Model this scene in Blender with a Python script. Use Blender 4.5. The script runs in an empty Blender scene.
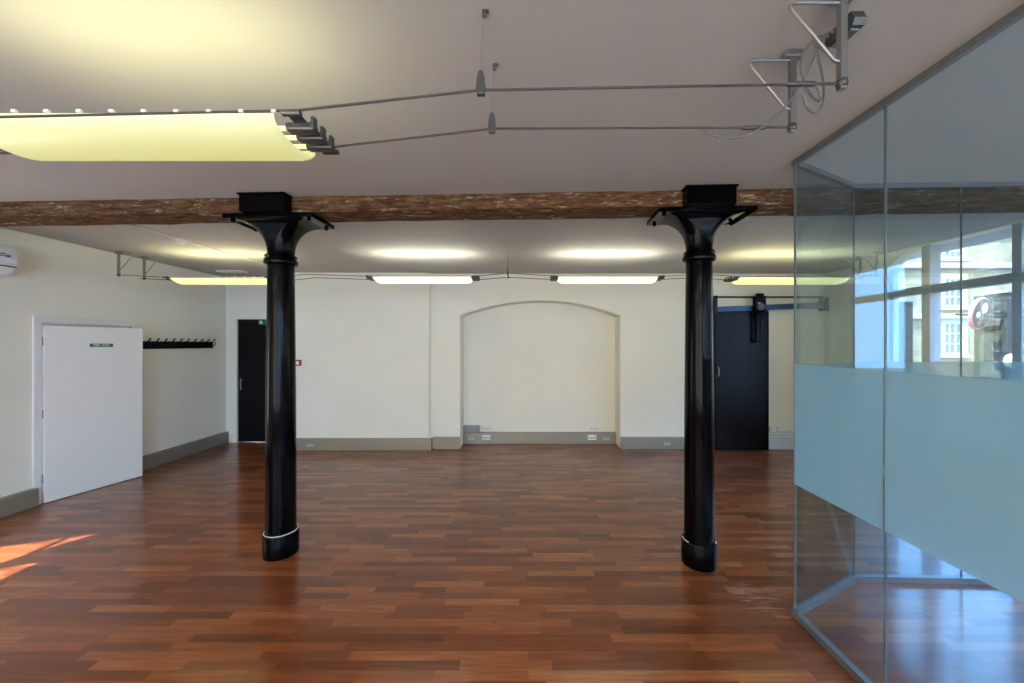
import bpy, bmesh, math, random
from mathutils import Vector, Matrix
random.seed(7)
C = bpy.context.scene.collection
sc = bpy.context.scene
PI = math.pi

# ---------------------------------------------------------------- camera
F = 370.0
cam_d = bpy.data.cameras.new('camera'); cam = bpy.data.objects.new('camera', cam_d); C.objects.link(cam)
cam.location = (0, 0, 1.75); cam.rotation_euler = (PI/2, 0, 0)
cam_d.sensor_width = 36; cam_d.lens = 36*F/1024
cam_d.shift_x = -12/1024; cam_d.shift_y = 2.5/1024; cam_d.clip_start = 0.02
sc.camera = cam
# ---------------------------------------------------------------- sky, sun, exposure
sc.view_settings.view_transform = 'Standard'; sc.view_settings.look = 'None'
sc.view_settings.gamma = 1; sc.view_settings.use_curve_mapping = False
sc.view_settings.exposure = 0.5
w = bpy.data.worlds.new('world'); sc.world = w; w.use_nodes = True
bg = w.node_tree.nodes['Background']
bg.inputs[1].default_value = 6.5
_nt = w.node_tree; _g = _nt.nodes.new('ShaderNodeTexCoord'); _s = _nt.nodes.new('ShaderNodeSeparateXYZ'); _r = _nt.nodes.new('ShaderNodeValToRGB')
_nt.links.new(_g.outputs['Generated'], _s.inputs[0])
_a = _nt.nodes.new('ShaderNodeMath'); _a.operation = 'MULTIPLY_ADD'; _a.inputs[1].default_value = 0.5; _a.inputs[2].default_value = 0.5
_nt.links.new(_s.outputs[0], _a.inputs[0]); _nt.links.new(_a.outputs[0], _r.inputs[0]); _nt.links.new(_r.outputs[0], bg.inputs[0])
_e = _r.color_ramp.elements; _e[0].position = 0.35; _e[0].color = (0.78, 0.69, 0.56, 1); _e[1].position = 0.85; _e[1].color = (0.38, 0.84, 1.6, 1)   # hazy sky near the sun, blue opposite it
sd = bpy.data.lights.new('sun', 'SUN'); sun = bpy.data.objects.new('sun', sd); C.objects.link(sun)
sd.energy = 19; sd.angle = 0.009; sd.color = (1, 0.93, 0.82)
SUN_T = 1.32
sun.rotation_euler = Vector((0.93, 0.37, -SUN_T)).to_track_quat('-Z', 'Y').to_euler()
sun.location = (-12, -5, 14)

ZC = 2.93      # ceiling
# ---------------------------------------------------------------- materials
def mat(name, col, rough=0.6, metal=0.0, emit=None, es=0, coat=0, spec=None):
    m = bpy.data.materials.new(name); m.use_nodes = True
    b = m.node_tree.nodes['Principled BSDF']
    b.inputs['Base Color'].default_value = (*col, 1); b.inputs['Roughness'].default_value = rough
    b.inputs['Metallic'].default_value = metal
    if coat: b.inputs['Coat Weight'].default_value = coat; b.inputs['Coat Roughness'].default_value = 0.1
    if spec is not None: b.inputs['Specular IOR Level'].default_value = spec
    if emit: b.inputs['Emission Color'].default_value = (*emit, 1); b.inputs['Emission Strength'].default_value = es
    return m
def N(m, t, **kw):
    n = m.node_tree.nodes.new(t)
    for k, v in kw.items(): setattr(n, k, v)
    return n
def L(m, a, b): m.node_tree.links.new(a, b)
def ramp(m, fac, stops):
    r = N(m, 'ShaderNodeValToRGB'); e = r.color_ramp.elements
    while len(e) < len(stops): e.new(0.5)
    for i, (p, c) in enumerate(stops): e[i].position = p; e[i].color = (*c, 1)
    L(m, fac, r.inputs[0]); return r.outputs[0]
def math_(m, op, a, b=None):
    n = N(m, 'ShaderNodeMath', operation=op)
    for i, v in enumerate((a, b)):
        if v is None: continue
        if isinstance(v, (int, float)): n.inputs[i].default_value = v
        else: L(m, v, n.inputs[i])
    return n.outputs[0]
def bsdf(m): return m.node_tree.nodes['Principled BSDF']
def noise(m, vec, scale, detail=3, rough=0.5):
    n = N(m, 'ShaderNodeTexNoise'); n.inputs['Scale'].default_value = scale
    n.inputs['Detail'].default_value = detail; n.inputs['Roughness'].default_value = rough
    if vec is not None: L(m, vec, n.inputs['Vector'])
    return n.outputs[0]
def pos(m): return N(m, 'ShaderNodeNewGeometry').outputs['Position']
def bump(m, h, strength, dist=0.01):
    b = N(m, 'ShaderNodeBump'); b.inputs['Strength'].default_value = strength; b.inputs['Distance'].default_value = dist
    L(m, h, b.inputs['Height']); L(m, b.outputs[0], bsdf(m).inputs['Normal'])

def floor_material():
    m = mat('parquet', (0.3, 0.1, 0.04), 0.42)
    p = pos(m); s = N(m, 'ShaderNodeSeparateXYZ'); L(m, p, s.inputs[0])
    W, LEN = 0.062, 0.50
    row = math_(m, 'FLOOR', math_(m, 'DIVIDE', s.outputs[1], W))
    wn = N(m, 'ShaderNodeTexWhiteNoise', noise_dimensions='1D'); L(m, row, wn.inputs['W'])
    off = math_(m, 'MULTIPLY', wn.outputs[0], 7.3)
    xx = math_(m, 'ADD', math_(m, 'DIVIDE', s.outputs[0], LEN), off)
    col = math_(m, 'FLOOR', xx)
    cv = N(m, 'ShaderNodeCombineXYZ'); L(m, row, cv.inputs[0]); L(m, col, cv.inputs[1])
    w2 = N(m, 'ShaderNodeTexWhiteNoise', noise_dimensions='2D'); L(m, cv.outputs[0], w2.inputs['Vector'])
    # grain stretched along the plank, shifted per plank
    mp = N(m, 'ShaderNodeMapping'); mp.inputs['Scale'].default_value = (2.2, 38, 1); L(m, p, mp.inputs['Vector'])
    ad = N(m, 'ShaderNodeVectorMath', operation='ADD'); L(m, mp.outputs[0], ad.inputs[0]); L(m, w2.outputs['Color'], ad.inputs[1])
    g = noise(m, ad.outputs[0], 1.6, 4)
    big = noise(m, p, 0.7, 2)
    v = math_(m, 'ADD', math_(m, 'MULTIPLY', w2.outputs[0], 0.46), math_(m, 'MULTIPLY', g, 0.50))
    v = math_(m, 'ADD', v, math_(m, 'MULTIPLY', math_(m, 'SUBTRACT', big, 0.5), 0.3))
    c = ramp(m, v, [(0.10, (0.080, 0.018, 0.005)), (0.40, (0.165, 0.041, 0.011)), (0.62, (0.250, 0.073, 0.021)), (0.9, (0.44, 0.165, 0.058))])
    # pale scuff beside the right column
    dv = N(m, 'ShaderNodeVectorMath', operation='DISTANCE'); L(m, p, dv.inputs[0]); dv.inputs[1].default_value = (1.62, 2.55, 0)
    mk = math_(m, 'MAXIMUM', math_(m, 'SUBTRACT', 1.0, math_(m, 'DIVIDE', dv.outputs['Value'], 0.24)), 0.0)
    mp3 = N(m, 'ShaderNodeMapping'); mp3.inputs['Rotation'].default_value = (0, 0, 1.0); mp3.inputs['Scale'].default_value = (3, 34, 1); L(m, p, mp3.inputs['Vector'])
    sf = ramp(m, noise(m, mp3.outputs[0], 1.5, 5, .7), [(0.5, (0, 0, 0)), (0.62, (1, 1, 1))])
    mx = N(m, 'ShaderNodeMix', data_type='RGBA'); L(m, math_(m, 'MULTIPLY', math_(m, 'MINIMUM', math_(m, 'MULTIPLY', mk, 2.0), 1.0), math_(m, 'MULTIPLY', sf, 0.4)), mx.inputs['Factor'])
    L(m, c, mx.inputs['A']); mx.inputs['B'].default_value = (0.55, 0.42, 0.34, 1)
    L(m, mx.outputs['Result'], bsdf(m).inputs['Base Color'])
    # joints and slight cupping of every strip
    fy = math_(m, 'FRACT', math_(m, 'DIVIDE', s.outputs[1], W)); fx = math_(m, 'FRACT', xx)
    ey = math_(m, 'MINIMUM', fy, math_(m, 'SUBTRACT', 1.0, fy)); ex = math_(m, 'MULTIPLY', math_(m, 'MINIMUM', fx, math_(m, 'SUBTRACT', 1.0, fx)), LEN/W)
    e = math_(m, 'MINIMUM', math_(m, 'MULTIPLY', math_(m, 'MINIMUM', ex, ey), 14.0), 1.0)
    wave = noise(m, p, 9, 2)
    h = math_(m, 'ADD', math_(m, 'MULTIPLY', e, 0.25), math_(m, 'MULTIPLY', w2.outputs[0], 0.35))
    h = math_(m, 'ADD', h, math_(m, 'MULTIPLY', wave, 1.6))
    bump(m, h, 0.14, 0.006)
    b = bsdf(m); b.inputs['Coat Weight'].default_value = 0.6; b.inputs['Coat Roughness'].default_value = 0.12; b.inputs['Specular IOR Level'].default_value = 0.25
    rn = noise(m, p, 2.5, 3)
    L(m, math_(m, 'ADD', 0.27, math_(m, 'MULTIPLY', rn, 0.2)), b.inputs['Roughness'])
    return m
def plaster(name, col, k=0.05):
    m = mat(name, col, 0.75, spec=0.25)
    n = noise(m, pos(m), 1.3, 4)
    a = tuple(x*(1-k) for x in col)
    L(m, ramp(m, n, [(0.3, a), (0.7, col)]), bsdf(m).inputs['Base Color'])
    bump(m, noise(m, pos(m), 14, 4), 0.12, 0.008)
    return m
def timber():
    m = mat('old_timber', (0.2, 0.1, 0.05), 0.9, spec=0.1)
    mp = N(m, 'ShaderNodeMapping'); mp.inputs['Scale'].default_value = (4.5, 12, 22); L(m, pos(m), mp.inputs['Vector'])
    n1 = noise(m, mp.outputs[0], 1.6, 9, 0.75)
    mp2 = N(m, 'ShaderNodeMapping'); mp2.inputs['Scale'].default_value = (3, 8, 14); L(m, pos(m), mp2.inputs['Vector'])
    n2 = noise(m, mp2.outputs[0], 2.2, 6, 0.7)
    base = ramp(m, n1, [(0.30, (0.025, 0.012, 0.006)), (0.44, (0.090, 0.040, 0.018)), (0.56, (0.165, 0.085, 0.042)), (0.70, (0.28, 0.19, 0.12))])
    f = ramp(m, n2, [(0.57, (0, 0, 0)), (0.66, (1, 1, 1))])
    mx = N(m, 'ShaderNodeMix', data_type='RGBA'); L(m, f, mx.inputs['Factor']); L(m, base, mx.inputs['A'])
    mx.inputs['B'].default_value = (0.42, 0.36, 0.26, 1)
    L(m, mx.outputs['Result'], bsdf(m).inputs['Base Color']); bump(m, n1, 0.8, 0.02)
    return m
def brick(name, c1, c2, mort, sc_, axis='xz'):
    m = mat(name, c1, 0.9, spec=0.1)
    s = N(m, 'ShaderNodeSeparateXYZ'); L(m, pos(m), s.inputs[0])
    c = N(m, 'ShaderNodeCombineXYZ'); L(m, s.outputs[0 if axis == 'xz' else 1], c.inputs[0]); L(m, s.outputs[2], c.inputs[1])
    b = N(m, 'ShaderNodeTexBrick'); L(m, c.outputs[0], b.inputs['Vector']); b.inputs['Scale'].default_value = sc_
    b.inputs['Color1'].default_value = (*c1, 1); b.inputs['Color2'].default_value = (*c2, 1); b.inputs['Mortar'].default_value = (*mort, 1)
    b.inputs['Mortar Size'].default_value = 0.012; b.inputs['Brick Width'].default_value = 0.5; b.inputs['Row Height'].default_value = 0.2
    mx = N(m, 'ShaderNodeMix', data_type='RGBA', blend_type='MULTIPLY'); mx.inputs['Factor'].default_value = 1
    L(m, b.outputs[0], mx.inputs['A']); L(m, ramp(m, noise(m, pos(m), 1.1, 4), [(0.3, (0.72, 0.72, 0.72)), (0.7, (1, 1, 1))]), mx.inputs['B'])
    L(m, mx.outputs['Result'], bsdf(m).inputs['Base Color'])
    return m
def glass(name, tint, ior=1.5, rough=0.0):
    m = bpy.data.materials.new(name); m.use_nodes = True; nt = m.node_tree; nt.nodes.clear()
    o = N(m, 'ShaderNodeOutputMaterial'); t = N(m, 'ShaderNodeBsdfTransparent'); g = N(m, 'ShaderNodeBsdfGlossy')
    t.inputs[0].default_value = (*tint, 1); g.inputs['Roughness'].default_value = rough; g.inputs['Color'].default_value = (0.93, 0.98, 1, 1)
    f = N(m, 'ShaderNodeFresnel'); bf = N(m, 'ShaderNodeNewGeometry').outputs['Backfacing']
    L(m, math_(m, 'ADD', ior, math_(m, 'MULTIPLY', bf, 1/ior-ior)), f.inputs[0])   # same reflection on both faces of the pane
    x = N(m, 'ShaderNodeMixShader'); L(m, f.outputs[0], x.inputs[0]); L(m, t.outputs[0], x.inputs[1]); L(m, g.outputs[0], x.inputs[2])
    L(m, x.outputs[0], o.inputs[0]); return m
def frosted():
    m = bpy.data.materials.new('frosted_vinyl'); m.use_nodes = True; nt = m.node_tree; nt.nodes.clear()
    o = N(m, 'ShaderNodeOutputMaterial'); tl = N(m, 'ShaderNodeBsdfTranslucent'); d = N(m, 'ShaderNodeBsdfDiffuse'); tr = N(m, 'ShaderNodeBsdfTransparent')
    tl.inputs[0].default_value = (0.40, 0.58, 0.63, 1); d.inputs[0].default_value = (0.23, 0.35, 0.38, 1)
    tr.inputs[0].default_value = (0.9, 0.97, 0.98, 1)
    a = N(m, 'ShaderNodeMixShader'); a.inputs[0].default_value = 0.42; L(m, tl.outputs[0], a.inputs[1]); L(m, d.outputs[0], a.inputs[2])
    b = N(m, 'ShaderNodeMixShader'); b.inputs[0].default_value = 0.16; L(m, a.outputs[0], b.inputs[1]); L(m, tr.outputs[0], b.inputs[2])
    L(m, b.outputs[0], o.inputs[0]); return m

M = dict(
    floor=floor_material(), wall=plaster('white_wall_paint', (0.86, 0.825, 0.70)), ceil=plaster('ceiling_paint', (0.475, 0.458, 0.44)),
    timber=timber(), iron=mat('black_gloss_iron', (0.0010, 0.0010, 0.0015), 0.12, spec=0.11), black=mat('black_paint', (0.002, 0.002, 0.003), 0.35, spec=0.2),
    trunk=mat('grey_metal_trunking', (0.29, 0.26, 0.205), 0.4, 0.35), steel=mat('satin_steel', (0.32, 0.32, 0.32), 0.38, 0.9),
    dsteel=mat('dark_steel', (0.10, 0.10, 0.10), 0.4, 0.6), doorw=mat('white_door_paint', (0.82, 0.79, 0.72), 0.45),
    white=mat('white_plastic', (0.80, 0.80, 0.77), 0.4), track=mat('anodised_track', (0.20, 0.215, 0.23), 0.4, 0.6),
    glass=glass('partition_glass', (0.88, 0.94, 0.955)), wglass=glass('window_glass', (0.97, 0.99, 1.0)), frost=frosted(),
    joint=mat('clear_seal', (0.10, 0.125, 0.13), 0.3), sealant=mat('white_sealant', (0.8, 0.8, 0.78), 0.5),
    green=mat('green_sign', (0.01, 0.14, 0.07), 0.5), wsign=mat('white_lettering', (0.85, 0.88, 0.85), 0.5),
    red=mat('red_plastic', (0.45, 0.03, 0.03), 0.4), blue=mat('blue_print', (0.05, 0.09, 0.35), 0.5),
    rope=mat('black_braided_cable', (0.055, 0.045, 0.04), 0.6), cord=mat('grey_flex', (0.13, 0.13, 0.13), 0.5),
    frame=mat('grey_window_frame', (0.36, 0.40, 0.44), 0.5), slot=mat('dark_slot', (0.03, 0.025, 0.025), 0.7),
    rail=mat('dark_blue_steel', (0.04, 0.085, 0.19), 0.35, 0.3), pipe=mat('painted_pipe', (0.55, 0.6, 0.68), 0.4),
    brick=brick('pale_yellow_brick', (0.36, 0.32, 0.22), (0.28, 0.25, 0.175), (0.24, 0.22, 0.17), 0.9),
    brick2=brick('tan_brick', (0.36, 0.27, 0.14), (0.27, 0.20, 0.11), (0.3, 0.26, 0.19), 2.0, 'yz'),
    brick3=brick('sooty_brick', (0.055, 0.06, 0.075), (0.03, 0.035, 0.045), (0.09, 0.09, 0.1), 2.0),
    stone=mat('pale_stone', (0.42, 0.41, 0.36), 0.8), pane=mat('dark_window_pane', (0.08, 0.14, 0.24), 0.08), slate=mat('lead_grey', (0.2, 0.22, 0.25), 0.7),
    asphalt=plaster('asphalt', (0.12, 0.12, 0.125), 0.3), mirror=mat('mirror_face', (0.03, 0.04, 0.06), 0.15), pink=mat('pink_rim', (0.50, 0.16, 0.22), 0.5),
    post=mat('dark_green_post', (0.02, 0.028, 0.022), 0.5), purple=mat('purple_print', (0.24, 0.05, 0.26), 0.5))
def emis(name, col, s, base=(0.8, 0.8, 0.7)): return mat(name, base, 0.4, emit=col, es=s)

# ---------------------------------------------------------------- mesh helpers
class MB:
    def __init__(s): s.bm = bmesh.new()
    def box(s, x0, x1, y0, y1, z0, z1, bev=0, rot=None, about=None):
        r = bmesh.ops.create_cube(s.bm, size=1)
        for v in r['verts']:
            v.co = Vector(((x0+x1)/2+v.co.x*(x1-x0), (y0+y1)/2+v.co.y*(y1-y0), (z0+z1)/2+v.co.z*(z1-z0)))
        vs = r['verts']
        if bev:
            es = list({e for v in vs for e in v.link_edges})
            rr = bmesh.ops.bevel(s.bm, geom=es, offset=bev, segments=2, affect='EDGES', profile=0.5)
            vs = list({v for f in rr['faces'] for v in f.verts} | {v for v in vs if v.is_valid})
        if rot is not None:
            c = Vector(about or (0, 0, 0))
            for v in vs:
                if v.is_valid: v.co = rot @ (v.co-c)+c
        return s
    def prism(s, pts, a, b, axis='y'):
        """polygon pts (u,v) extruded from a to b along axis: y -> (x,z), x -> (y,z), z -> (x,y)"""
        def P(u, v, t): return {'y': (u, t, v), 'x': (t, u, v), 'z': (u, v, t)}[axis]
        A = [s.bm.verts.new(P(u, v, a)) for u, v in pts]; B = [s.bm.verts.new(P(u, v, b)) for u, v in pts]
        n = len(pts); s.bm.faces.new(A); s.bm.faces.new(B[::-1])
        for i in range(n): s.bm.faces.new((A[i], B[i], B[(i+1) % n], A[(i+1) % n]))
        return s
    def tube(s, pts, r, seg=10, caps=True):
        pts = [Vector(p) for p in pts]; rings = []
        rs = r if isinstance(r, (list, tuple)) else [r]*len(pts)
        up = None
        for i, p in enumerate(pts):
            d = (pts[min(i+1, len(pts)-1)]-pts[max(i-1, 0)]).normalized()
            if up is None: up = Vector((0, 0, 1)) if abs(d.z) < 0.9 else Vector((1, 0, 0))
            x = d.cross(up).normalized(); y = x.cross(d).normalized(); up = y
            rings.append([s.bm.verts.new(p+(x*math.cos(2*PI*k/seg)+y*math.sin(2*PI*k/seg))*rs[i]) for k in range(seg)])
        for a, b in zip(rings, rings[1:]):
            for k in range(seg): s.bm.faces.new((a[k], a[(k+1) % seg], b[(k+1) % seg], b[k]))
        if caps: s.bm.faces.new(rings[0][::-1]); s.bm.faces.new(rings[-1])
        return s
    def lathe(s, prof, c=(0, 0, 0), seg=48, caps=True):
        rings = [[s.bm.verts.new((c[0]+r*math.cos(2*PI*k/seg), c[1]+r*math.sin(2*PI*k/seg), c[2]+z)) for k in range(seg)] for r, z in prof]
        for a, b in zip(rings, rings[1:]):
            for k in range(seg): s.bm.faces.new((a[k], a[(k+1) % seg], b[(k+1) % seg], b[k]))
        if caps: s.bm.faces.new(rings[0][::-1]); s.bm.faces.new(rings[-1])
        return s
    def build(s, name, m, parent=None, smooth=False, loc=(0, 0, 0)):
        bmesh.ops.recalc_face_normals(s.bm, faces=s.bm.faces)
        me = bpy.data.meshes.new(name); s.bm.to_mesh(me); s.bm.free(); me.materials.append(m)
        if smooth:
            for p in me.polygons: p.use_smooth = True
            me.set_sharp_from_angle(angle=math.radians(38))
        o = bpy.data.objects.new(name, me); C.objects.link(o); o.location = loc
        if parent: o.parent = parent
        return o
def thing(name, label, cat, loc=(0, 0, 0), rz=0, group=None):
    o = bpy.data.objects.new(name, None); C.objects.link(o); o.empty_display_size = 0.1
    o.location = loc; o.rotation_euler = (0, 0, rz); return tag(o, label, cat, group)
def tag(o, label, cat, group=None):
    o['label'] = label; o['category'] = cat
    if group: o['group'] = group
    return o
def struct(mb, name, m, label, cat, smooth=False):
    o = mb.build(name, m, None, smooth); o['kind'] = 'structure'; o['label'] = label; o['category'] = cat; return o
def sthing(name, label, cat, loc=(0, 0, 0)):
    o = thing(name, label, cat, loc); o['kind'] = 'structure'; return o
def text(name, body, size, m, parent, loc, rot):
    cu = bpy.data.curves.new(name, 'FONT'); cu.body = body; cu.size = size; cu.align_x = 'CENTER'; cu.align_y = 'CENTER'; cu.extrude = 0.0008; cu.resolution_u = 2
    t = bpy.data.objects.new('tmp', cu); C.objects.link(t)
    me = bpy.data.meshes.new_from_object(t); bpy.data.objects.remove(t); me.materials.clear(); me.materials.append(m)
    o = bpy.data.objects.new(name, me); C.objects.link(o); o.parent = parent; o.location = loc; o.rotation_euler = rot; return o

# ================================================================= ROOM SHELL
XL, XR, YB, YF = -5.3, 4.72, 6.2, -2.6
struct(MB().box(XL-.3, 5.4, YF-.3, 7.1, -0.1, 0), 'floor', M['floor'], 'reddish brown hardwood strip floor with a satin shine', 'floor')
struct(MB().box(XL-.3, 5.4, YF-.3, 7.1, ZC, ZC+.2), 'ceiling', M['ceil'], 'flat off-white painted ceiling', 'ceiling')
# left wall, with an unseen window out of the frame, shaped for the sun patch
lw = MB(); a, b = XL-.06, XL
for (y0, y1, z0, z1) in ((YF-.3, 1.97, 0, ZC), (1.97, 2.87, 0, 0.57), (1.97, 2.87, 2.09, ZC), (2.40, 2.50, .57, 2.09), (2.87, 4.05, 0, ZC), (4.97, 7.1, 0, ZC), (4.05, 4.97, 1.98, ZC)):
    lw.box(a, b, y0, y1, z0, z1)
lw.box(a-.2, a-.001, 3.9, 5.1, 0, 2.1)
struct(lw, 'wall_left', M['wall'], 'white painted left wall with a door in it', 'wall')
wn3 = sthing('window_3', 'narrow unseen window in the left wall, shaped to throw the sun patch', 'window', (XL, 2.42, .60))
MB().box(-.05, -.02, -.45, .45, 1.105, 1.135).prism([(.09, 1.06), (.45, 1.43), (.45, 1.46), (.09, 1.46)], -.05, -.02, 'x').build('frame', M['frame'], wn3)  # glazing bar, plus a slanted corner board added to shape the sun patch
MB().box(-.038, -.034, -.45, .45, 0, 1.46).build('glass_pane', M['wglass'], wn3)
# back wall
XS = -3.95
bw = MB()
bw.prism([(XL-.3, 0), (-5.10, 0), (-5.10, 2.19), (-4.12, 2.19), (-4.12, 0), (XS, 0), (XS, ZC), (XL-.3, ZC)], 6.58, 6.8)
bw.box(XS, -1.57, 6.12, 6.8, 0, ZC)
R_ = 3.69; zc = 2.48-R_; xc = .2725
arc = [(xc+R_*math.sin(t), zc+R_*math.cos(t)) for t in [(-1+2*i/28)*math.asin(1.3425/R_) for i in range(29)]]
bw.prism([(-1.57, 0), (-1.07, 0)]+arc+[(1.615, 0), (5.4, 0), (5.4, ZC), (-1.57, ZC)], 6.2, 6.55)
bw.box(-1.57, 5.4, 6.55, 6.8, 0, ZC)
struct(bw, 'wall_back', M['wall'], 'white back wall with a shallow arched recess', 'wall')
# right wall with window bays
rw = MB(); a, b = XR, XR+.15
rw.box(a, b, 4.85, 5.24, 0, ZC); rw.box(a, 5.12, 5.24, 5.3, 0, ZC); rw.box(5.05, 5.12, 5.3, 6.2, 0, ZC)
rw.box(a, b, YF-.3, 4.85, 0, 0.62)
rw.box(a, b, 2.30, 2.95, .62, ZC); rw.box(a, b, YF-.3, -1.9, .62, ZC)
for (y0, y1) in ((2.95, 4.85), (-1.9, 2.30)):
    rw.prism([(y1, 2.68), (y1-.10, 2.78), (y1-.22, 2.86), (y1-.42, 2.915), (y0+.42, 2.915), (y0+.22, 2.86), (y0+.10, 2.78), (y0, 2.68), (y0, ZC), (y1, ZC)], a, b, 'x')
struct(rw, 'wall_right', M['wall'], 'white right wall pierced by tall windows', 'wall')
def window(n, y0, y1, mull, label):
    t = sthing('window_%d' % n, label, 'window', (XR+.07, (y0+y1)/2, .62)); cy = (y0+y1)/2
    f = MB().box(0, .07, y0-cy, y0-cy+.06, 0, 2.29).box(0, .07, y1-cy-.05, y1-cy, 0, 2.2)
    f.box(.002, .068, y0-cy+.01, y1-cy-.01, .001, .06).box(-.02, .09, y0-cy, y1-cy, 1.735, 1.825)
    for ym, wd in mull: f.box(-.03, .10, ym-cy-wd/2, ym-cy+wd/2, 0, 2.3)
    f.build('window_frame', M['frame'], t)
    MB().box(.03, .036, y0-cy, y1-cy, 0, 2.3).build('glass_pane', M['wglass'], t)
    MB().box(-.10, -.03, y0-cy, y1-cy, -.001, .025, .004).build('window_sill', M['white'], t)
    return t
window(1, 2.95, 4.85, ((4.385, .09), (3.575, .07)), 'tall grey-framed window seen through the glass partition')
window(2, -1.9, 2.3, ((1.6, .08), (.6, .08), (-.6, .08)), 'wide grey-framed window in the near part of the right wall')
# wall behind the camera; its unseen windows are added for daylight
fw = MB()
fw.box(XL-.3, 5.4, YF-.3, YF, 0, .4).box(XL-.3, 5.4, YF-.3, YF, 2.8, ZC)
for x0, x1 in ((XL-.3, -5.0), (-2.0, -1.7), (1.3, 1.6), (4.5, 5.4)): fw.box(x0, x1, YF-.3, YF, .4, 2.8)
struct(fw, 'wall_front', M['wall'], 'white wall behind the viewer with windows added for daylight', 'wall')
for n, (x0, x1) in zip((4, 5, 6), ((-5.0, -2.0), (-1.7, 1.3), (1.6, 4.5))):
    t = sthing('window_%d' % n, 'white-framed unseen window added behind the viewer for daylight', 'window', ((x0+x1)/2, YF-.15, .4)); h = (x1-x0)/2
    MB().box(-h, -h+.06, 0, .06, 0, 2.4).box(h-.06, h, 0, .06, 0, 2.4).box(-h, h, 0, .06, 0, .06).box(-h, h, 0, .06, 2.34, 2.4).box(-.04, .04, 0, .06, 0, 2.4).box(-h, h, 0, .06, 1.6, 1.66).build('window_frame', M['white'], t)
    MB().box(-h, h, .025, .031, 0, 2.4).build('glass_pane', M['wglass'], t)

# ---------------- beam (runs slightly askew to the walls)
SL = -0.0405; BR = math.atan(SL)
def beam_y(x): return 3.10+SL*(x+2.02)
beam = thing('ceiling_beam', 'rough brown timber beam with flaking paint across the ceiling', 'beam', (-.3, beam_y(-.3), 2.81), BR)
bb = MB(); nseg = 60; random.seed(3)
rings = []
for i in range(nseg+1):
    x = -5.0+i*(10.0/nseg); j = lambda s: random.uniform(-s, s)
    rings.append([bb.bm.verts.new((x, -.13+j(.006), j(.004))), bb.bm.verts.new((x, .13+j(.006), j(.004))), bb.bm.verts.new((x, .13, .119)), bb.bm.verts.new((x, -.13+j(.005), .119))])
for p, q in zip(rings, rings[1:]):
    for k in range(4): bb.bm.faces.new((p[k], p[(k+1) % 4], q[(k+1) % 4], q[k]))
bb.bm.faces.new(rings[0][::-1]); bb.bm.faces.new(rings[-1])
bb.build('timber', M['timber'], beam)

# ---------------- cast-iron columns
def rrect(hx, hy, r, n=12):
    pts = []
    for cx, cy, a0 in ((hx-r, hy-r, 0), (-hx+r, hy-r, 90), (-hx+r, -hy+r, 180), (hx-r, -hy+r, 270)):
        for i in range(n): t = math.radians(a0+90*i/(n-1)); pts.append((cx+r*math.cos(t), cy+r*math.sin(t)))
    return pts
def column(x, label, ring):
    y = beam_y(x); t = thing('iron_column', label, 'column', (x, y, 0), BR, 'cast-iron columns under the timber beam')
    MB().lathe([(.128, 0), (.131, .01), (.131, .178), (.126, .19), (.108, .192)]).build('base', M['iron'], t, True)
    if ring == 'full':
        pts = [(.122*math.cos(2*PI*k/48), .122*math.sin(2*PI*k/48), .1925) for k in range(49)]
        MB().tube(pts, .0033, 6).build('sealant_ring', M['sealant'], t, True)
    else:
        for k0, k1 in ((165, 215), (325, 345)):
            pts = [(.122*math.cos(math.radians(k)), .122*math.sin(math.radians(k)), .1935) for k in range(k0, k1, 5)]
            MB().tube(pts, .0035, 6).build('sealant_ring', M['sealant'], t, True)
    MB().lathe([(.112, .19), (.111, .6), (.108, 1.3), (.102, 2.0), (.098, 2.42)]).build('shaft', M['iron'], t, True)
    MB().lathe([(.098, 2.40), (.108, 2.405), (.122, 2.415), (.126, 2.432), (.122, 2.45), (.108, 2.458), (.112, 2.466), (.118, 2.476), (.112, 2.488), (.098, 2.492)]).build('neck_ring', M['iron'], t, True)
    cp = MB(); rg = []
    for i in range(17):
        u = i/16; z = 2.485+.27*u
        k = 1-math.sqrt(max(0, 1-u**2.2)) if u < 1 else 1
        hx = .098+(.285-.098)*k; hy = .098+(.150-.098)*k; r = .0979-(.0979-.02)*min(1, k*1.3)
        rg.append([cp.bm.verts.new((px, py, z)) for px, py in rrect(hx, hy, min(r, hy-.001))])
    for p, q in zip(rg, rg[1:]):
        for k in range(len(p)): cp.bm.faces.new((p[k], p[(k+1) % len(p)], q[(k+1) % len(p)], q[k]))
    cp.bm.faces.new(rg[0][::-1]); cp.bm.faces.new(rg[-1])
    cp.build('flared_capital', M['iron'], t, True)
    MB().box(-.365, .365, -.17, .17, 2.755, 2.79, .006).build('top_plate', M['iron'], t)
    for sx in (-1, 1):
        for sy in (-1, 1): MB().lathe([(.014, 2.735), (.016, 2.738), (.016, 2.756)], (sx*.315, sy*.12, 0), 6).build('bolt', M['iron'], t)
    MB().box(-.18, .18, -.225, -.125, 2.785, ZC-.012, .004).box(-.18, .18, .125, .235, 2.785, ZC-.012, .004).build('beam_box', M['iron'], t)
    MB().box(-.192, .192, -.235, -.12, ZC-.014, ZC-.002, .002).build('box_lip', M['iron'], t)
    return t
column(-2.035, 'left black cast-iron column with a full white ring above its base', 'full')
column(1.40, 'right black cast-iron column beside the glass partition', 'part')

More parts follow.
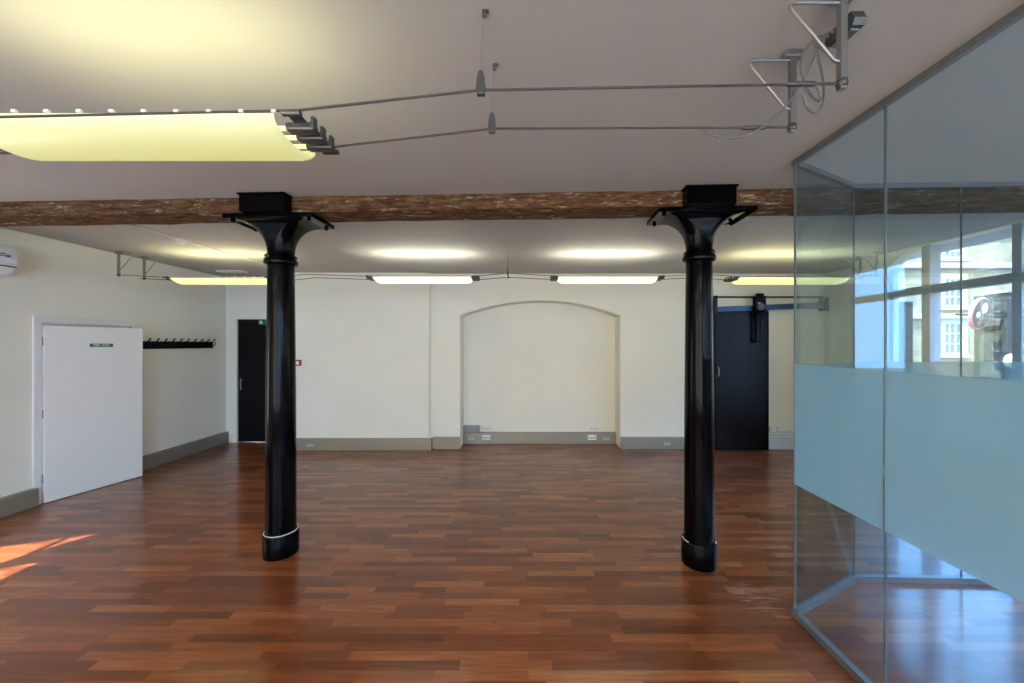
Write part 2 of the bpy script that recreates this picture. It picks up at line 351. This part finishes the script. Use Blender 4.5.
# ---------------- skirting trunking
def skirt(name, pts, label):
    """pts: plan polyline of the wall face; trunking stands .05 into the room (left normal side given by n)"""
    mb = MB()
    for (x0, x1, y0, y1) in pts:
        mb.box(x0, x1, y0, y1, 0.002, .19, .006)
        mb.box(x0+.004, x1-.004, y0+.004, y1, .178, .197)
    return struct(mb, name, M['trunk'], label, 'skirting')
skirt('baseboard_left', ((XL, XL+.06, YF, 4.0), (XL, XL+.06, 5.06, 6.57)), 'grey metal trunking skirting along the left wall')
skirt('baseboard_back', ((XS, -1.52, 6.06, 6.12), (-1.52, -1.075, 6.14, 6.2), (-1.065, 1.61, 6.47, 6.55), (1.615, 3.12, 6.14, 6.2)), 'grey metal trunking skirting along the back wall')
struct(MB().box(4.05, 5.04, 6.14, 6.2, .002, .19, .006), 'baseboard_right', M['pipe'], 'pale blue-grey skirting right of the sliding door', 'skirting')

# ================================================================= DOORS
# left white door, slightly ajar
d1 = sthing('door_1', 'white flush door standing slightly ajar in the left wall', 'door', (XL+.01, 4.06, 0))
th = math.atan2(.203, .845); Rz = Matrix.Rotation(-th, 3, 'Z')
leaf = MB().box(0, .042, 0, .87, .008, 1.955, .003).build('door_leaf', M['doorw'], d1); leaf.rotation_euler = (0, 0, -th)
for z in (.27, .98, 1.78):
    h = MB().tube([(.0, -.004, z-.05), (.0, -.004, z+.05)], .009, 8).box(-.002, .03, -.006, -.001, z-.045, z+.045).build('hinge', M['steel'], d1)
sg = MB().box(.0425, .0455, .36, .57, 1.715, 1.755).build('exit_sign', M['green'], leaf); sg['label'] = 'small green and white fire exit sticker'
text('lettering', 'FIRE  EXIT', .034, M['wsign'], sg, (.0462, .465, 1.735), (PI/2, 0, PI/2))
fr = MB()
fr.box(-.01, .012, -.075, -.008, 0, 1.985, .003).box(-.01, .012, .918, .985, 0, 1.985, .003).box(-.01, .012, -.075, .985, 1.985, 2.055, .003)
fr.box(-.065, -.012, -.009, .003, 0, 1.966).box(-.065, -.012, .897, .909, 0, 1.966).box(-.065, -.012, -.009, .909, 1.966, 1.979)
fr.build('door_frame', M['doorw'], d1)
# black doorway at the far left
d2 = sthing('door_2', 'black door in a white frame behind the left column', 'door', (-4.61, 6.58, 0))
MB().box(-.488, .488, .02, .06, .006, 2.155, .003).build('door_leaf', M['black'], d2)
f = MB().box(-.565, -.49, -.014, -.001, 0, 2.19, .003).box(.49, .565, -.014, -.001, 0, 2.19, .003).box(-.565, .565, -.014, -.001, 2.19, 2.26, .003)
f.build('door_frame', M['wall'], d2)
MB().box(-.489, .489, .005, .08, 2.155, 2.189).build('frame_head', M['black'], d2)
MB().box(-.42, -.405, -.02, .022, .95, .965, .003).box(-.42, -.405, -.02, .022, 1.105, 1.12, .003).box(-.42, -.405, -.03, -.018, .93, 1.14, .004).build('door_handle', M['steel'], d2)
es = thing('exit_sign', 'green emergency exit sign above the black door', 'sign', (-4.53, 6.58, 2.09))
MB().box(-.19, .19, -.01, .02, 0, .095, .003).build('sign_plate', M['green'], es)
MB().prism([(-.155, .075), (-.125, .075), (-.125, .045), (-.105, .045), (-.14, .015), (-.175, .045), (-.155, .045)], -.013, -.010).build('arrow', M['wsign'], es)
mn = MB().lathe([(.001, -.0015), (.010, -.001), (.010, .001), (.001, .0015)], seg=14)
for v in mn.bm.verts: v.co = Vector((v.co.x-.02, -.0125+v.co.z, .078+v.co.y))
mn.prism([(-.035, .064), (-.012, .066), (-.005, .04), (.01, .015), (0, .012), (-.018, .034), (-.035, .014), (-.045, .018), (-.028, .045)], -.013, -.010)
mn.build('running_figure', M['wsign'], es)
MB().box(.05, .10, -.013, -.010, .012, .083).build('door_symbol', M['wsign'], es)

# sliding fire door on the right
d3 = sthing('door_3', 'black sliding fire door hung from a sloping track', 'door', (3.585, 6.12, 0))
MB().prism([(-.44, .004), (.44, .004), (.44, 2.315), (-.44, 2.285)], -.03, .03).build('door_leaf', M['black'], d3)
lf = MB()
for x0, x1 in ((-.44, -.425), (.425, .44)): lf.box(x0, x1, -.036, -.029, .004, 2.28)
lf.box(-.44, .44, -.036, -.029, .004, .03)
lf.build('leaf_edging', M['iron'], d3)
hd = MB().tube([(-.40, -.04, 1.22), (-.40, -.075, 1.24), (-.40, -.075, 1.36), (-.40, -.04, 1.38)], .008, 8).build('door_handle', M['steel'], d3, True)
tr = thing('door_track', 'dark blue sloping steel track carrying the sliding door', 'track', (4.04, 6.10, 2.3))
MB().prism([(-.92, -.02), (.93, .035), (.93, .135), (-.92, .055)], -.035, -.02).prism([(-.92, .04), (.93, .12), (.93, .135), (-.92, .055)], -.075, -.035).prism([(-.92, -.02), (.93, .035), (.93, .05), (-.92, -.005)], -.06, -.035).build('rail', M['rail'], tr)
MB().box(-.92, -.885, -.07, .1, -.04, .24).build('end_bracket', M['black'], tr)
MB().box(.89, .93, -.07, .1, .0, .21).build('end_bracket', M['black'], tr)
hg = thing('door_hanger', 'black iron pulley and hanging strap on the sliding door', 'pulley', (3.82, 6.02, 1.77))
MB().box(-.055, .055, -.04, .02, .40, .50, .01).box(-.085, -.045, -.06, .03, .50, .76, .012).box(.045, .085, -.06, .03, .50, .76, .012).box(-.06, .06, -.05, .0, .66, .80, .012).build('housing', M['iron'], hg)
pu = MB().lathe([(.055, -.012), (.06, -.006), (.05, 0), (.06, .006), (.055, .012)], seg=24)
for v in pu.bm.verts: v.co = Vector((v.co.x, -.06+v.co.z, .58+v.co.y))
pu.build('pulley_wheel', M['dsteel'], hg, True)
MB().box(-.05, -.018, -.02, .01, 0, .42, .004).box(.018, .05, -.02, .01, 0, .42, .004).box(-.05, .05, -.024, .012, 0, .05, .004).box(-.05, .05, -.024, .012, .2, .24, .004).build('strap', M['iron'], hg)
struct(MB().box(3.12, 4.98, 6.155, 6.2, 2.52, 2.545).box(4.95, 4.98, 6.165, 6.2, 2.30, 2.545), 'trim_1', M['slot'], 'thin dark steel lintel edge above the sliding door track', 'trim')
struct(MB().box(3.085, 3.13, 6.17, 6.2, 0, 2.5, .003), 'trim_2', M['doorw'], 'white edge strip left of the black sliding door', 'trim')
pp = thing('conduit', 'pale pipe run with a small box right of the sliding door', 'pipe', (4.1, 6.17, .28))
MB().tube([(-.02, 0, .0), (.9, 0, .0)], .014).tube([(-.02, 0, -.05), (.9, 0, -.05)], .010).build('pipe', M['pipe'], pp, True)
MB().box(.0, .09, -.03, .028, .01, .10, .006).build('junction_box', M['white'], pp)
MB().tube([(.12, 0, 0), (.12, 0, .07), (.16, 0, .07)], .012).build('elbow', M['pipe'], pp, True)

# ================================================================= SOCKETS
def socket(x, y, label):
    t = thing('power_socket', label, 'socket', (x, y, .05), 0, 'metal power sockets in the skirting')
    MB().box(-.075, .075, -.007, 0, 0, .088, .003).build('faceplate', M['trunk'], t)
    for (u, v) in ((-.045, .036), (-.012, .036), (-.0285, .062), (.045, .036), (.012, .036), (.0285, .062)):
        MB().box(u-.008, u+.008, -.010, -.006, v-.008, v+.008, .001).build('pin_slot', M['white'], t)
    return t
socket(-3.50, 6.06, 'power socket nearest the left column on the back wall')
socket(-.92, 6.47, 'power socket in the left corner of the arched recess')
socket(1.44, 6.47, 'power socket in the right corner of the arched recess')
socket(2.37, 6.14, 'power socket between the arched recess and the right column')
def dataplate(x, y, z, label):
    t = thing('data_outlet', label, 'outlet', (x, y, z), 0, 'white data outlets in the arched recess')
    MB().box(-.073, .073, -.012, 0, 0, .086, .004).build('faceplate', M['white'], t)
    for u in (-.05, -.017, .017, .05): MB().box(u-.009, u+.009, -.014, -.011, .028, .048).build('port', M['slot'] if z < .2 else M['trunk'], t)
dataplate(-.66, 6.47, .075, 'white data outlet set in the skirting at the left of the recess')
dataplate(-.66, 6.50, .225, 'white outlet box sitting on top of the skirting at left')
dataplate(1.19, 6.47, .075, 'white data outlet set in the skirting at the right of the recess')
dataplate(1.23, 6.50, .225, 'white outlet box sitting on top of the skirting at right')
pb = thing('power_box', 'grey metal box above the socket in the left recess corner', 'box', (-.92, 6.51, .20))
MB().box(-.145, .135, -.02, .03, 0, .115, .004).build('housing', M['trunk'], pb)
MB().box(-.135, .125, -.024, -.02, .01, .105, .002).build('cover', M['track'], pb)
cpt = thing('fire_call_point', 'red fire call point on the back wall beside the left column', 'alarm', (-3.725, 6.12, 1.39))
MB().box(-.05, .05, -.05, 0, 0, .1, .006).build('housing', M['red'], cpt)
MB().box(-.03, .03, -.053, -.05, .025, .075).build('glass_face', M['wsign'], cpt)

# coat rack
cr = thing('coat_rack', 'black rail with a row of coat hooks on the left wall', 'coat rack', (XL, 5.70, 1.68))
MB().box(0, .028, -.58, .58, 0, .11, .008).build('rail', M['black'], cr)
for i in range(10):
    y = -.54+i*.12
    MB().tube([(.025, y, .05), (.055, y, .04), (.085, y, .06), (.095, y, .095)], [.007, .007, .007, .009], 8).tube([(.025, y, .085), (.06, y, .11), (.09, y+.006, .15)], [.007, .007, .010], 8).build('hook', M['black'], cr, True)

# air conditioner
ac = thing('air_conditioner', 'white wall-mounted air conditioner high on the left wall', 'air conditioner', (XL, 3.30, 2.44))
MB().prism([(0, .27), (0, 0), (.10, -.005), (.16, .02), (.20, .075), (.21, .14), (.205, .22), (.185, .265), (.16, .275)], -.42, .42).build('casing', M['white'], ac)
for o in ac.children:
    for v in o.data.vertices: v.co = Vector((v.co.x, v.co.y, v.co.z))
MB().prism([(.155, .006), (.205, .07), (.212, .07), (.165, .004)], -.40, .40).build('air_flap', M['white'], ac)
MB().prism([(.199, .073), (.213, .073), (.213, .081), (.199, .081)], -.41, .41).build('outlet_slot', M['slot'], ac)
lg = MB().box(.208, .212, .28, .335, .19, .20).box(.208, .212, .285, .34, .17, .18).box(.208, .212, .34, .37, .165, .19).build('logo', M['blue'], ac); lg['label'] = 'small blue printed mark'

# ceiling bits
sdt = thing('smoke_detector', 'small white smoke detector on the ceiling above the white door', 'smoke detector', (-3.86, 4.16, ZC))
MB().lathe([(.05, -.001), (.055, -.012), (.055, -.02), (.035, -.045), (.03, -.05), (.001, -.052)], seg=28).build('housing', M['white'], sdt, True)
tag(MB().tube([(-3.86, 3.3, ZC-.008), (-3.86, 4.1, ZC-.008)], .007, 6).tube([(-3.855, 4.22, ZC-.008), (-3.76, 5.4, ZC-.008), (-3.74, 6.1, ZC-.008)], .007, 6).build('ceiling_conduit', M['white'], None), 'thin white conduit running along the ceiling through the smoke detector', 'conduit')
vt = thing('ceiling_vent', 'slim white vent panel on the ceiling near the back left corner', 'vent', (-4.72, 5.98, ZC))
MB().box(-.2, .2, -.08, .08, -.02, -.001, .004).build('panel', M['white'], vt)

# ================================================================= CABLE LIGHTING
def bracket(x, y, s, zlow, label, shade=None):
    """post hung from the ceiling, arm towards s (-1 left, 1 right) with a diagonal brace"""
    t = thing('cable_bracket', label, 'bracket', (x, y, ZC), 0, 'brackets tensioning the lighting cables')
    MB().box(-.011, .011, -.011, .011, -(ZC-zlow)-.02, -.002, .002).build('post', M['steel'], t)
    MB().box(-.035, .035, -.02, .02, -.03, -.001, .005).build('ceiling_plate', M['steel'], t)
    MB().tube([(s*.01, 0, -.035), (s*.16, 0, -.035), (s*.172, 0, -.042), (s*.17, 0, -.055), (s*.03, 0, -.225), (s*.02, 0, -.23), (0, 0, -.23)], .0055, 8).build('brace', M['steel'], t, True)
    MB().lathe([(.016, -.012), (.018, 0), (.016, .012)], (0, 0, -(ZC-zlow)), 12).build('cable_clamp', M['dsteel'], t)
YN = (1.243, 1.495); YFAR = (4.72, 4.97); ZN = 2.625; ZL = 2.54
bracket(1.068, YN[0], -1, ZN, 'near steel bracket at upper right, the one closest to the viewer')
bracket(1.083, YN[1], -1, ZN, 'near steel bracket at upper right, the one set farther back')
bracket(-5.17, YFAR[0], 1, 2.63, 'far left cable bracket, nearer of the two by the wall')
bracket(-5.10, YFAR[1], 1, 2.63, 'far left cable bracket, farther of the two by the wall')
bracket(4.50, YFAR[0], -1, 2.63, 'far right cable bracket behind the glass, nearer one')
bracket(4.52, YFAR[1], -1, 2.63, 'far right cable bracket behind the glass, farther one')
def cable(pts, r, label): return tag(MB().tube(pts, r, 8).build('lighting_cable', M['rope'], None, True), label, 'cable', 'taut cables carrying the lamps')
cable([(1.06, YN[0], ZN), (-.145, YN[0], 2.603), (-.76, YN[0], 2.535), (-2.1, YN[0], 2.505), (-5.2, YN[0], 2.60)], .0042, 'near lighting cable along the front edge of the near lamp')
cable([(1.075, YN[1], ZN), (-.129, YN[1], 2.62), (-.77, YN[1], 2.546), (-2.1, YN[1], 2.52), (-5.2, YN[1], 2.60)], .0042, 'near lighting cable along the back edge of the near lamp')
for k, y in enumerate(YFAR):
    z = (2.655, 2.645)[k]
    cable([(-5.16, y, 2.63), (-4.55, y, 2.60), (-3.25, y, 2.59), (-2.8, y, 2.64), (-2.0, y, 2.615), (-.6, y, 2.615), (-.21, y, z), (.4, y, 2.615), (1.8, y, 2.615), (2.25, y, 2.64), (2.75, y, 2.61), (4.2, y, 2.60), (4.50, y, 2.63)], .0042,
          ('far lighting cable on the viewer side of the four far lamps', 'far lighting cable on the wall side of the four far lamps')[k])
for (x, y) in ((.93, YN[0]), (.93, YN[1])):
    tag(MB().tube([(x-.05, y, 2.6225), (x-.04, y, 2.623), (x+.04, y, 2.624), (x+.05, y, 2.6245)], [.005, .009, .009, .005], 10).build('cable_tensioner', M['dsteel'], None, True),
        'cylindrical tensioner on the %s near cable' % ('front' if y < 1.3 else 'rear'), 'tensioner')
# spacers held up from the ceiling
def spacer(x, y, z, zt, label):
    t = thing('cable_spacer', label, 'hanger', (x, y, z), 0, 'hangers lifting the near cables')
    MB().box(-.014, .014, -.010, .010, -.018, .004, .003).prism([(-.016, 0), (.016, 0), (.012, .045), (.006, .062), (-.006, .062), (-.012, .045)], -.007, .007).build('body', M['dsteel'], t)
    MB().tube([(0, 0, .06), (.004, .065, ZC-z-.012)], .0006, 5).build('suspension_wire', M['steel'], t)
    MB().box(-.003, .010, .06, .072, ZC-z-.024, ZC-z, .002).box(-.003, .02, .06, .072, ZC-z-.006, ZC-z, .001).build('ceiling_hook', M['dsteel'], t)
spacer(-.145, YN[0], 2.603, 0, 'front grey cable hanger below the ceiling hook')
spacer(-.129, YN[1], 2.62, 0, 'rear grey cable hanger, slightly right of the front one')
for y, nm in ((YFAR[0], 'front'), (YFAR[1], 'rear')):
    t = thing('cable_support', 'small support holding up the %s far cable between the middle lamps' % nm, 'hanger', (-.21, y, 2.65))
    MB().box(-.010, .010, -.01, .01, -.02, .01, .002).box(-.006, .006, -.006, .006, 0, .06, .002).tube([(0, 0, .05), (0, 0, ZC-2.65)], .001, 5).build('body', M['dsteel'], t)
# loose flex around the near brackets
fx = MB()
def bez(P, n=18):
    out = []
    for i in range(n+1):
        t = i/n; q = [Vector(p) for p in P]
        while len(q) > 1: q = [q[j]*(1-t)+q[j+1]*t for j in range(len(q)-1)]
        out.append(q[0])
    return out
j1 = (1.33, 1.36, ZC-.05)
fx.tube(bez([(.98, 1.243, 2.625), (1.06, 1.26, 2.50), (.98, 1.30, 2.60), (.90, 1.38, 2.86), (1.15, 1.4, 2.93), (1.12, 1.34, 2.88)]), .0038, 6)
fx.tube(bez([(.72, 1.495, 2.615), (.85, 1.49, 2.52), (1.02, 1.46, 2.60), (1.05, 1.40, 2.72), (1.10, 1.36, 2.88)]), .0038, 6)
fx.tube(bez([(.95, 1.26, 2.60), (1.0, 1.3, 2.46), (1.22, 1.34, 2.64), (.98, 1.38, 2.94), (1.12, 1.36, 2.88)]), .0038, 6)
tag(fx.build('power_flex', M['cord'], None, True), 'looping grey flex hanging around the near cable brackets', 'cable')
jb = thing('ceiling_fitting', 'grey oblong ceiling fitting behind the nearest cable bracket', 'fitting', (1.18, 1.36, ZC), 0)
MB().prism([(-.055, -.055), (-.065, -.035), (-.05, -.001), (.055, -.001), (.065, -.02), (.055, -.045)], -.022, .022, 'x').build('housing', M['dsteel'], jb)
MB().box(-.016, .016, -.042, .042, -.061, -.050, .003).build('lens', M['track'], jb)

lampn = 0
def lamp(x, y0, y1, z, length, col, es, power, label):
    """trough lamp slung between two cables: curved diffuser, three tubes, end brackets"""
    t = thing('trough_lamp', label, 'lamp', (x, (y0+y1)/2, z), 0, 'trough lamps slung between cables')
    hw = (y1-y0)/2; h = length/2; n = 14; dep = .072
    mb = MB()
    sec = lambda k, rr: [(-(hw-rr)*math.cos(PI*i/n), -(dep-rr*.7)*math.sin(PI*i/n)**.8 if 0 < i < n else 0) for i in range(n+1)]
    xs = [(-h+.055, .45), (-h+.07, .75), (-h+.10, 1), (h-.10, 1), (h-.07, .88), (h-.062, .7)]
    out = [[mb.bm.verts.new((xx, yy, zz*kk+.0)) for yy, zz in sec(0, 0)] for xx, kk in xs]
    inn = [[mb.bm.verts.new((xx*.997, yy, zz*kk+.003)) for yy, zz in sec(0, .004)] for xx, kk in xs]
    for R in (out, inn):
        for p, q in zip(R, R[1:]):
            for k in range(n): mb.bm.faces.new((p[k], p[k+1], q[k+1], q[k]))
    for p, q in zip(out, out[1:]):
        pass
    for i in range(len(xs)-1):
        mb.bm.faces.new((out[i][0], out[i+1][0], inn[i+1][0], inn[i][0])); mb.bm.faces.new((out[i][n], out[i+1][n], inn[i+1][n], inn[i][n]))
    for e in (0, -1):
        for k in range(n): mb.bm.faces.new((out[e][k], out[e][k+1], inn[e][k+1], inn[e][k]))
    mb.build('diffuser', emis('diffuser_%d' % es_id(), col, es, (0.42, 0.42, 0.30)), t, True)
    for ty in (-.06, 0, .06):
        MB().tube([(-h+.0, ty, -.012), (h+.0, ty, -.012)], .008, 10).build('tube', emis('tube_%d' % es_id(), col, es*1.6), t, True)
    for s in (-1, 1):
        e = MB().box(s*h-.02, s*h+.02, -hw-.008, hw+.008, -.006, .006, .003)
        e.build('end_bar', M['dsteel'], t)
        for ty in (-.06, 0, .06):
            MB().box(min(s*(h-.055), s*(h+.045)), max(s*(h-.055), s*(h+.045)), ty-.02, ty+.02, -.028, .002, .008).box(min(s*(h+.03), s*(h+.044)), max(s*(h+.03), s*(h+.044)), ty-.012, ty+.012, -.01, .026, .004).build('tube_holder', M['dsteel'], t)
        for sy in (-1, 1): MB().tube([(s*h-.03, sy*hw, 0), (s*h+.03, sy*hw, 0)], .010, 8).build('cable_clip', M['dsteel'], t)
    for i in range(11):
        xx = -h+.06+i*(length-.12)/10
        MB().box(xx-.008, xx+.008, -hw-.004, -hw+.004, .002, .012).build('lug', M['white'], t)
    ld = bpy.data.lights.new('tube_light', 'AREA'); ld.shape = 'RECTANGLE'; ld.size = length*.92; ld.size_y = .15
    ld.energy = power*0.3; ld.color = tuple(.55*c+.45*k for c, k in zip(col, (1.0, .93, .74))); lo = bpy.data.objects.new('tube_light', ld); C.objects.link(lo)
    lo.parent = t; lo.location = (0, 0, .012); lo.rotation_euler = (PI, 0, 0)
def es_id():
    global lampn; lampn += 1; return lampn
YEL = (0.92, 0.92, 0.30); PALE = (1.0, 0.92, 0.36); WH = (0.98, 1.0, 0.80); WW = (1.0, 0.88, 0.62); 
lamp(-1.385, *YN, 2.525, 1.21, YEL, .42, 12, 'large glowing yellow trough lamp at upper left, nearest the viewer')
lamp(-3.92, *YFAR, 2.60, 1.31, PALE, .72, 17, 'leftmost far trough lamp, yellow, beside the left column')
lamp(-1.31, *YFAR, 2.615, 1.36, WH, .85, 17, 'white far trough lamp just right of the left column')
lamp(1.08, *YFAR, 2.615, 1.38, WH, .85, 17, 'white far trough lamp above the arched recess, left of the right column')
lamp(3.46, *YFAR, 2.60, 1.50, PALE, .72, 17, 'rightmost far trough lamp, yellow, partly behind the glass')

for i, x in enumerate((-3.9, -1.9, .5)):  # unseen lamp row added behind the camera to brighten the room
    lamp(x, -1.45, -1.2, 2.60, 1.28, WW, .9, 215, ('left', 'middle', 'right')[i]+' trough lamp of the unseen row added behind the viewer for brightness')
for y in (-1.45, -1.2): cable([(-5.2, y, 2.61), (1.65, y, 2.61)], .0042, '%s cable of the added lamp row behind the viewer' % ('rear' if y < -1.3 else 'front'))

# ================================================================= GLASS PARTITION
gp = thing('glass_partition', 'frameless glass partition with a frosted band around the meeting area at right', 'partition', (1.743, 2.38, 0))
A = Vector((0, 0)); B = Vector((.697, .355)); E = Vector((2.90, .285)); D = Vector((0, -4.9))
def pane(p, q, name='glass_pane'):
    d = (q-p).normalized(); n = Vector((-d.y, d.x)); th = .005
    p2, q2 = p+d*.003, q-d*.003
    quad = lambda t: [tuple(p2+n*t), tuple(q2+n*t), tuple(q2-n*t), tuple(p2-n*t)]
    g = MB().prism(quad(th), .038, ZC-.025, 'z').build(name, M['glass'], gp)
    fv = MB(); o = n*(th+.001)
    vs = [fv.bm.verts.new((*(c+o), z)) for c, z in ((p2, .85), (q2, .85), (q2, 1.62), (p2, 1.62))]; fv.bm.faces.new(vs)
    f = fv.build('frosted_band', M['frost'], g); f['label'] = 'pale frosted vinyl band'
    for c in (q2,):
        MB().prism([tuple(c+n*.005-d*.002), tuple(c+n*.005+d*.004), tuple(c-n*.005+d*.004), tuple(c-n*.005-d*.002)], .038, ZC-.025, 'z').build('pane_seal', M['joint'], g)
    return g
def rail(p, q, name, z0, z1, wd=.022):
    d = (q-p).normalized(); n = Vector((-d.y, d.x)); p = p-d*.01; q = q+d*.01
    MB().prism([tuple(p+n*wd), tuple(q+n*wd), tuple(q-n*wd), tuple(p-n*wd)], z0, z1, 'z').build(name, M['track'], gp)
Y1 = Vector((0, 1.786-2.38)); Y2 = Vector((0, 1.786-2.38-1.2)); Y3 = Vector((0, -3.0))
for p, q in ((Y1, A), (Y2, Y1), (Y3, Y2), (D, Y3)): pane(p, q)
pane(A, B); J = B.lerp(E, .347); pane(B, J); pane(J, E)
MB().tube([(0, 0, .04), (0, 0, ZC-.03)], .006, 8).build('corner_seal', M['joint'], gp)
for p, q in ((D, A), (A, B), (B, E)): rail(p, q, 'bottom_rail', 0.001, .042, .018); rail(p, q, 'top_rail', ZC-.032, ZC-.001, .014)

# ================================================================= OUTSIDE
struct(MB().box(5.45, 60, -25, 60, -.6, -.12), 'street_ground', M['asphalt'], 'grey street outside the windows', 'street')
def facade_window(t, x, z0, z1, hw, y, ax='x'):
    """stone surround, frame bars and dark pane set on a facade; ax = direction the facade runs"""
    def bx(mb, u0, u1, d0, d1, a, b):
        return mb.box(u0, u1, d0, d1, a, b) if ax == 'x' else mb.box(d0, d1, u0, u1, a, b)
    s = MB(); bx(s, x-hw-.35, x-hw, y-.06, y, z0-.15, z1+.25); bx(s, x+hw, x+hw+.35, y-.06, y, z0-.15, z1+.25); bx(s, x-hw, x+hw, y-.06, y, z1, z1+.25); bx(s, x-hw-.4, x+hw+.4, y-.12, y, z0-.2, z0)
    s.build('window_surround', M['stone'], t)
    p = MB(); bx(p, x-hw, x+hw, y-.01, y+.02, z0, z1); pw = p.build('window', M['pane'], t)
    g = MB()
    for u in (-hw+.03, -hw/3, hw/3, hw-.03): bx(g, x+u-.025, x+u+.025, y-.04, y-.01, z0, z1)
    for i in range(4): zz = z0+.03+(z1-z0-.06)*i/3; bx(g, x-hw, x+hw, y-.04, y-.01, zz-.025, zz+.025)
    g.build('glazing_bars', M['white'], pw)
b1 = thing('brick_building', 'pale yellow brick building with stone bands across the street', 'building', (27, 21, -.12))
MB().box(-14, 16, 0, 6, 0, 8.32).build('brick_wall', M['brick'], b1)
for z in (3.36, 6.22): MB().box(-14, 16, -.12, 0, z, z+.24).build('stone_band', M['stone'], b1); MB().box(-14, 16, -.16, 0, z-.08, z-.01).build('band_moulding', M['slate'], b1)
MB().box(-14.1, 16.1, -.2, 6.1, 8.32, 8.45).build('parapet_coping', M['slate'], b1)
for xx in (-7.0, -2.7, 1.6, 5.9, 10.2):
    for z0, z1 in ((1.30, 3.06), (4.0, 5.6), (6.75, 7.9)): facade_window(b1, xx, z0, z1, .48, 0)
b2 = thing('brick_building', 'tan brick building seen reflected in the angled glass pane', 'building', (17, 2, -.12))
MB().box(0, 6, -14.4, 6, 0, 6.5).build('brick_wall', M['brick2'], b2)
for yy in (-11, -8, -5, -2, 1.6, 4.2):
    for z0, z1 in ((.8, 2.0), (2.75, 3.75), (4.9, 6.0)): facade_window(b2, yy, z0, z1, .5, 0, 'y')
pier = thing('brick_pier', 'dark sooty brick pier outside the far end of the window', 'pier', (10.05, 10, -.12))
MB().box(-.26, .2, -.25, .25, 0, 2.98).build('brickwork', M['brick3'], pier)
MB().box(-.30, .24, -.29, .29, 2.98, 3.08).build('capstone', M['slate'], pier)
# round street mirror on its post
Zm = 8.0; px = lambda u, Z: (u-524)/F*Z; pz = lambda v, Z: 1.75+(344-v)/F*Z
sp = thing('round_street_sign', 'round dark sign with a pink rim on a dark post outside', 'sign', (px(983, Zm), Zm, -.12))
MB().box(-.09, .09, -.09, .09, 0, pz(296, Zm)+.12, .01).build('post', M['post'], sp)
MB().tube([(-.75, -.14, pz(315, Zm)+.12), (.4, -.14, pz(316.5, Zm)+.12)], .022, 8).build('arm', M['post'], sp, True)
e1 = Vector((.42, 0, .907)); _b = math.radians(20); e2 = (Vector((.907, 0, -.42))*math.cos(_b)+Vector((0, 1, 0))*math.sin(_b)).normalized(); e3 = e1.cross(e2)
if e3.y > 0: e3 = -e3
def disc(name, m, r, th, off, parent, sh=(0, 0)):
    d = MB().lathe([(r*.98, -th), (r, -th*.5), (r, th*.5), (r*.98, th)], seg=40)
    for v in d.bm.verts: v.co = e1*(v.co.x+sh[0])+e2*(v.co.y+sh[1])+e3*(v.co.z+off)
    o = d.build(name, m, parent, True); o.location = (px(979.5, 7.7)-px(983, Zm), -.30, pz(313.5, 7.7)+.12); return o
dr = disc('disc_rim', M['pink'], .335, .03, 0, sp); disc('disc_face', M['mirror'], .305, .008, .03, sp); disc('back_plate', M['mirror'], .305, .008, -.03, sp)
disc('white_mark', M['wsign'], .10, .005, .042, sp, (.12, 0)); disc('white_mark', M['wsign'], .06, .005, .042, sp, (-.08, -.12))
MB().box(.02, .07, -.45, -.09, pz(296, Zm)+.0, pz(296, Zm)+.06).build('top_bracket', M['post'], sp)
bp = thing('dark_pillar', 'broad dark pillar outside at the right edge of the window', 'pillar', (px(1004.5, Zm), Zm, -.12))
MB().box(-.19, .19, -.19, .19, 0, pz(294, Zm)+.12, .02).build('shaft', M['brick3'], bp)
MB().box(-.22, .22, -.22, .22, pz(294, Zm)+.12, pz(291, Zm)+.12, .01).build('cap', M['slate'], bp)
gl = thing('globe_lamp', 'small white globe lamp low beside the dark pillar outside', 'lamp', (px(1012, 7), 7, -.12))
MB().tube([(0, 0, 0), (0, 0, 1.42)], .03, 10).build('pole', M['post'], gl)
MB().lathe([(.02, 1.40), (.07, 1.43), (.10, 1.50), (.105, 1.55), (.09, 1.62), (.05, 1.67), (.01, 1.685)], seg=24).build('globe', M['white'], gl, True)
ns = thing('parking_sign', 'white square sign with a purple roundel reflected in the glass', 'sign', (8.6, 3.63, -.12))
MB().tube([(0, 0, 0), (0, 0, 2.2)], .03, 10).build('post', M['slate'], ns)
MB().box(-.045, -.03, -.24, .24, 1.52, 2.15, .004).build('plate', M['white'], ns)
rd = MB().lathe([(.001, -.003), (.15, -.003), (.15, .003), (.001, .003)], seg=32, caps=False)
for v in rd.bm.verts: v.co = Vector((-.05+v.co.z, v.co.x, 1.87+v.co.y))
rd.build('roundel', M['purple'], ns)
rd = MB().tube([(-.052, .15*math.cos(2*PI*k/32), 1.87+.15*math.sin(2*PI*k/32)) for k in range(33)], .018, 6); rd.build('roundel_ring', M['red'], ns)
